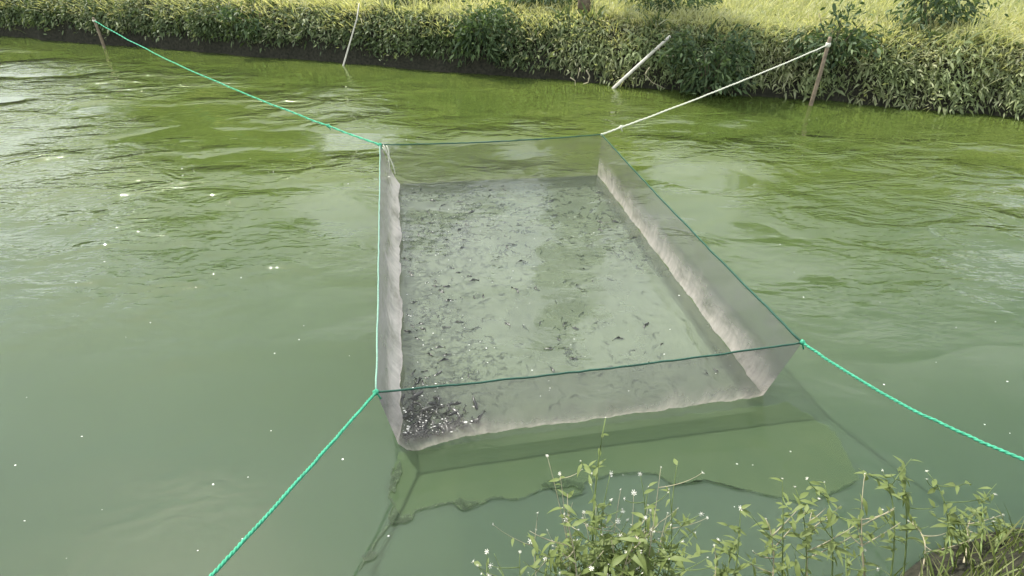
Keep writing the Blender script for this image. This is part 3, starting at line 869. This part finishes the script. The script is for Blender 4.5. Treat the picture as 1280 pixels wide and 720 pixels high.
edge = [ribbon(film_px[7:], 0.002, 0.010), ribbon([(487, 654), (478, 665), (470, 676), (462, 690), (455, 698), (447, 716)], 0.002, 0.012),
        ribbon([(842, 606), (880, 600), (930, 612), (1010, 630), (1075, 600)], 0.002, 0.007)]
dark_green = [patch(q) for q in ([(690, 610), (676, 606), (684, 600), (705, 598), (728, 603), (727, 614), (716, 607), (700, 610)],
                           [(566, 627), (574, 622), (583, 626), (600, 627), (592, 632), (578, 638), (573, 634)],
                           [(487, 600), (495, 585), (500, 575), (503, 590), (496, 604), (494, 616), (488, 612)],
                           [(487, 655), (489, 640), (494, 634), (500, 645), (512, 642), (516, 648), (505, 653)],
                           [(452, 695), (462, 688), (472, 690), (468, 698), (455, 702)])]
obj('ragged_edge', py_mesh('ragged_edge', *merge(edge), False), M['dark_green'], fo)
for k, s_ in enumerate(dark_green): obj('film_patch', py_mesh('film_patch', *s_, False), M['dark_green'], fo)

# ------------------------------------------------------------------ weeds on the near bank
def leaf_shape(nm, L, W, curl):
    prof_ = [(0, .08), (.12, .5), (.35, 1), (.6, .85), (.82, .45), (1, .03)]
    V, Fc = [], []
    for x, w in prof_:
        z = -curl * x * x * L
        V += [(x * L, -w * W / 2, z + 0.12 * w * W), (x * L, 0, z), (x * L, w * W / 2, z + 0.12 * w * W)]
    for i in range(len(prof_) - 1):
        a = i * 3
        Fc += [(a, a + 1, a + 4, a + 3), (a + 1, a + 2, a + 5, a + 4)]
    return py_mesh(nm, V, Fc)
LM = [leaf_shape('leaf_a', .034, .011, .3), leaf_shape('leaf_b', .042, .013, .6), leaf_shape('leaf_c', .026, .013, .15), leaf_shape('leaf_d', .055, .016, .8)]
for m_ in LM: m_.materials.append(M['weed'])
def flower_shape(nm, r, n):
    V, Fc = [], []
    for k in range(n):
        a = 2 * math.pi * k / n + random.uniform(-.15, .15); w = 2.6 / n; up = random.uniform(.1, .5)
        b0 = len(V)
        for (rr, da, z) in ((.2, -w * .4, .1), (1, -w * .5, up), (1.1, w * .4, up + .05), (.2, w * .4, .1)):
            V.append((math.cos(a + da) * rr * r, math.sin(a + da) * rr * r, z * r))
        Fc.append((b0, b0 + 1, b0 + 2, b0 + 3))
    v, f = blob((0, 0, r * .15), r * .36, 0, 6)
    o_ = len(V); V += [tuple(x) for x in v]; Fc += [tuple(i + o_ for i in x) for x in f]
    return py_mesh(nm, V, Fc)
FLM = [flower_shape('flower_a', .0085, 7), flower_shape('flower_b', .006, 6), flower_shape('flower_c', .0045, 6)]
for m_ in FLM: m_.materials.append(M['petal'])
def sample(pts, t):
    x = t * (len(pts) - 1); i = min(int(x), len(pts) - 2)
    return pts[i].lerp(pts[i + 1], x - i), (pts[i + 1] - pts[i]).normalized()
def weed(tip_px, y_tip, base_xy, lab, nleaf=12, nflow=5, nbr=3, r=0.0045, big=False, dry=False, lean=0.1, seed=0):
    random.seed(seed)
    tip = on_y(*tip_px, y_tip)
    bx_, by_ = base_xy
    base = Vector((bx_, by_, near_ground(bx_, by_) - 0.01))
    nflow = int(nflow * 0.6 + 0.5)
    e = obj('flowering_weed' if nflow else 'leafy_weed', None, label=lab, cat='weed', group='weeds on the near bank', loc=base)
    mid = base.lerp(tip, 0.55) + Vector((random.uniform(-lean, lean), random.uniform(-.03, .03), 0.10))
    main = [p - base for p in bez(base, mid, tip, 14)]
    parts = [tube(main, [r * (1 - .055 * i) for i in range(15)], 6)]
    axes = [(main, .25, 1.0)]
    for k in range(nbr):
        p, d = sample(main, random.uniform(.35, .9))
        a = random.uniform(0, 6.28); l_ = random.uniform(.07, .2)
        q = p + Vector((math.cos(a) * l_ * .8, math.sin(a) * l_ * .5, l_ * random.uniform(.3, .9)))
        br = bez(p, p.lerp(q, .5) + Vector((math.cos(a) * .02, math.sin(a) * .02, -.01)), q, 6)
        parts.append(tube(br, [r * .5 * (1 - .1 * i) for i in range(7)], 5)); axes.append((br, .2, 1.0))
    obj('stem', py_mesh('stem', *merge(parts)), M['stem_dry' if dry else 'stem'], e)
    for k in range(nleaf):
        ax, t0, t1 = random.choice(axes) if k % 2 else axes[0]
        p, d = sample(ax, random.uniform(t0, t1))
        o = obj('leaf', random.choice(LM[1:] if big else LM[:3]), parent=e, loc=p)
        o.rotation_euler = (random.uniform(-.5, .5), random.uniform(-.9, .5), random.uniform(0, 6.28))
        s_ = random.uniform(.7, 1.35) * (1.15 if big else 1.0); o.scale = (s_, s_, s_)
    for k in range(nflow):
        ax = axes[k % len(axes)][0]
        p, d = sample(ax, 1.0 if k < len(axes) else random.uniform(.7, 1))
        off = Vector((random.uniform(-.022, .022), random.uniform(-.015, .015), random.uniform(-.005, .02))) if k >= len(axes) else Vector((0, 0, 0))
        o = obj('flower', random.choice(FLM), parent=e, loc=p + off)
        o.rotation_euler = (random.uniform(-1, 1), random.uniform(-1, 1), random.uniform(0, 6)); o.scale = (random.uniform(.6, 1.25),) * 3
    return e
# (tip px, y, base, label, leaves, flowers, branches, options)
W = [((757, 522), 1.35, (.34, 1.05), 'tall thin weed with small leaves reaching up to the net hem', 34, 5, 3, dict(r=.0062)),
     ((684, 570), 1.34, (.30, 1.04), 'long bare stalk leaning left with a pale seed head', 3, 6, 2, dict(dry=True, r=.003)),
     ((763, 592), 1.30, (.36, 1.02), 'white flowered weed standing below the tall thin weed', 20, 12, 6, {}),
     ((738, 606), 1.28, (.30, 1.0), 'branching weed with white flowers left of the main clump', 12, 10, 5, {}),
     ((800, 592), 1.30, (.42, 1.02), 'weed with scattered white flowers right of the main clump', 14, 10, 5, {}),
     ((836, 612), 1.28, (.50, 1.0), 'leafy weed with pale leaves at the right of the clump', 16, 8, 5, {}),
     ((708, 648), 1.22, (.22, .98), 'thin curved grassy weed with a pale tip', 6, 2, 1, dict(dry=True, r=.003)),
     ((722, 655), 1.22, (.25, .98), 'narrow upright weed with dark leaves', 14, 2, 2, {}),
     ((690, 676), 1.20, (.18, .96), 'low weed with white flower heads beside the narrow weed', 10, 12, 6, {}),
     ((650, 690), 1.18, (.10, .95), 'small weed with clustered white flowers in the bottom middle', 6, 12, 6, {}),
     ((592, 702), 1.17, (-.03, .94), 'leftmost small white flowered weed at the bottom edge', 3, 9, 5, {}),
     ((622, 710), 1.17, (.04, .94), 'small white flowered weed right of the leftmost one', 3, 9, 5, {}),
     ((752, 660), 1.22, (.30, .97), 'bushy weed with yellow green leaves in the clump', 30, 5, 6, dict(big=True)),
     ((785, 650), 1.22, (.36, .97), 'broad leaved weed in the densest part of the clump', 30, 6, 6, dict(big=True)),
     ((818, 665), 1.20, (.40, .97), 'pale broad leaved weed low in the clump', 30, 6, 6, dict(big=True)),
     ((770, 690), 1.17, (.28, .95), 'short dense weed at the bottom of the clump', 30, 8, 6, dict(big=True)),
     ((838, 690), 1.17, (.42, .95), 'short dense weed right of the bottom of the clump', 30, 6, 6, dict(big=True)),
     ((735, 700), 1.15, (.2, .94), 'short leafy weed at the left foot of the clump', 24, 8, 6, dict(big=True))]
for j in range(12):
    px = 690 + j * 13.5
    W.append(((px + random.uniform(-5, 5), 668 + random.uniform(-30, 25)), 1.19 + .01 * (j % 3), (.17 + j * .024, .96), 'number %s of the short leafy weeds at the foot of the clump, from the left' % ['one', 'two', 'three', 'four', 'five', 'six', 'seven', 'eight', 'nine', 'ten', 'eleven', 'twelve'][j],
              34, j % 4, 6, dict(big=j % 3 == 0, dry=j % 4 == 1)))
WISP = [((700, 592), 'wispy dry stalk arching left above the white flowers'), ((776, 612), 'wispy stalk with a tiny head beside the tall thin weed'), ((745, 632), 'short dry stalk in the middle of the clump'),
        ((810, 632), 'straight dry stalk in the right half of the clump'), ((826, 584), 'tallest dry stalk at the right of the clump'), ((730, 640), 'thin straw stalk left of the bushy weed'), ((792, 616), 'forked straw stalk above the broad leaved weed'),
        ((670, 662), 'bent straw stalk standing left of the clump'), ((842, 640), 'dry stalk with pale heads at the right end of the clump')]
for j, (tp, lb) in enumerate(WISP):
    W.append((tp, 1.27 + 0.01 * (j % 4), (.2 + (tp[0] - 670) / 172 * .28, .99), lb, 7, 5 + j % 3, 4, dict(dry=True, r=.0026)))
random.seed(5)
extra_words = ['slender', 'bushy', 'tall', 'low', 'spreading', 'leaning']
for i in range(19):
    px = 868 + i * 21 + random.uniform(-6, 6)
    py = 640 - 0.10 * (px - 860) + random.uniform(-40, 50)
    gx = 0.46 + (px - 842) / 438 * 1.9
    W.append(((px, py), near_edge(gx) + 0.16, (gx, near_edge(gx) - 0.14), None, 26 + 6 * (i % 3), [1, 4, 0, 3, 6][i % 5], 5, dict(big=i % 2 == 0, dry=i % 3 == 1)))
k_ = 0
for i, (tp, yt, bs, lab, nl_, nfw, nb_, kw) in enumerate(W):
    if lab is None:
        k_ += 1
        ordw = ['first', 'second', 'third', 'fourth', 'fifth', 'sixth', 'seventh', 'eighth', 'ninth', 'tenth', 'eleventh', 'twelfth', 'thirteenth', 'fourteenth',
                'fifteenth', 'sixteenth', 'seventeenth', 'eighteenth', 'nineteenth', 'twentieth'][k_ - 1]
        lab = f'{ordw} weed right of the main clump, counted towards the right edge'
    weed(tp, yt, bs, lab, nl_, nfw, nb_, seed=100 + i, **kw)
# short grass on the near bank
n = 9000
gx = rng.uniform(-4, 4.5, n); ge = np.array([near_edge(x) for x in gx]); gy = ge + rng.uniform(-1.2, -0.06, n)
gz = np.array([near_ground(a, b) for a, b in zip(gx, gy)])
hgt = rng.uniform(0.06, 0.2, n) * np.where(gx > 0.45, 1.5, 0.8)
v, q = blades(np.stack([gx, gy, gz - .01], 1), unit(np.stack([rng.normal(0, .35, n), rng.normal(0.1, .3, n), np.ones(n)], 1)), hgt, rng.uniform(.004, .009, n), rng.uniform(.1, .5, n), 3)
obj('grass', np_mesh('near_grass', v, q), M['weed'], label='short grass on the slope of the near bank', cat='grass', kind='stuff')
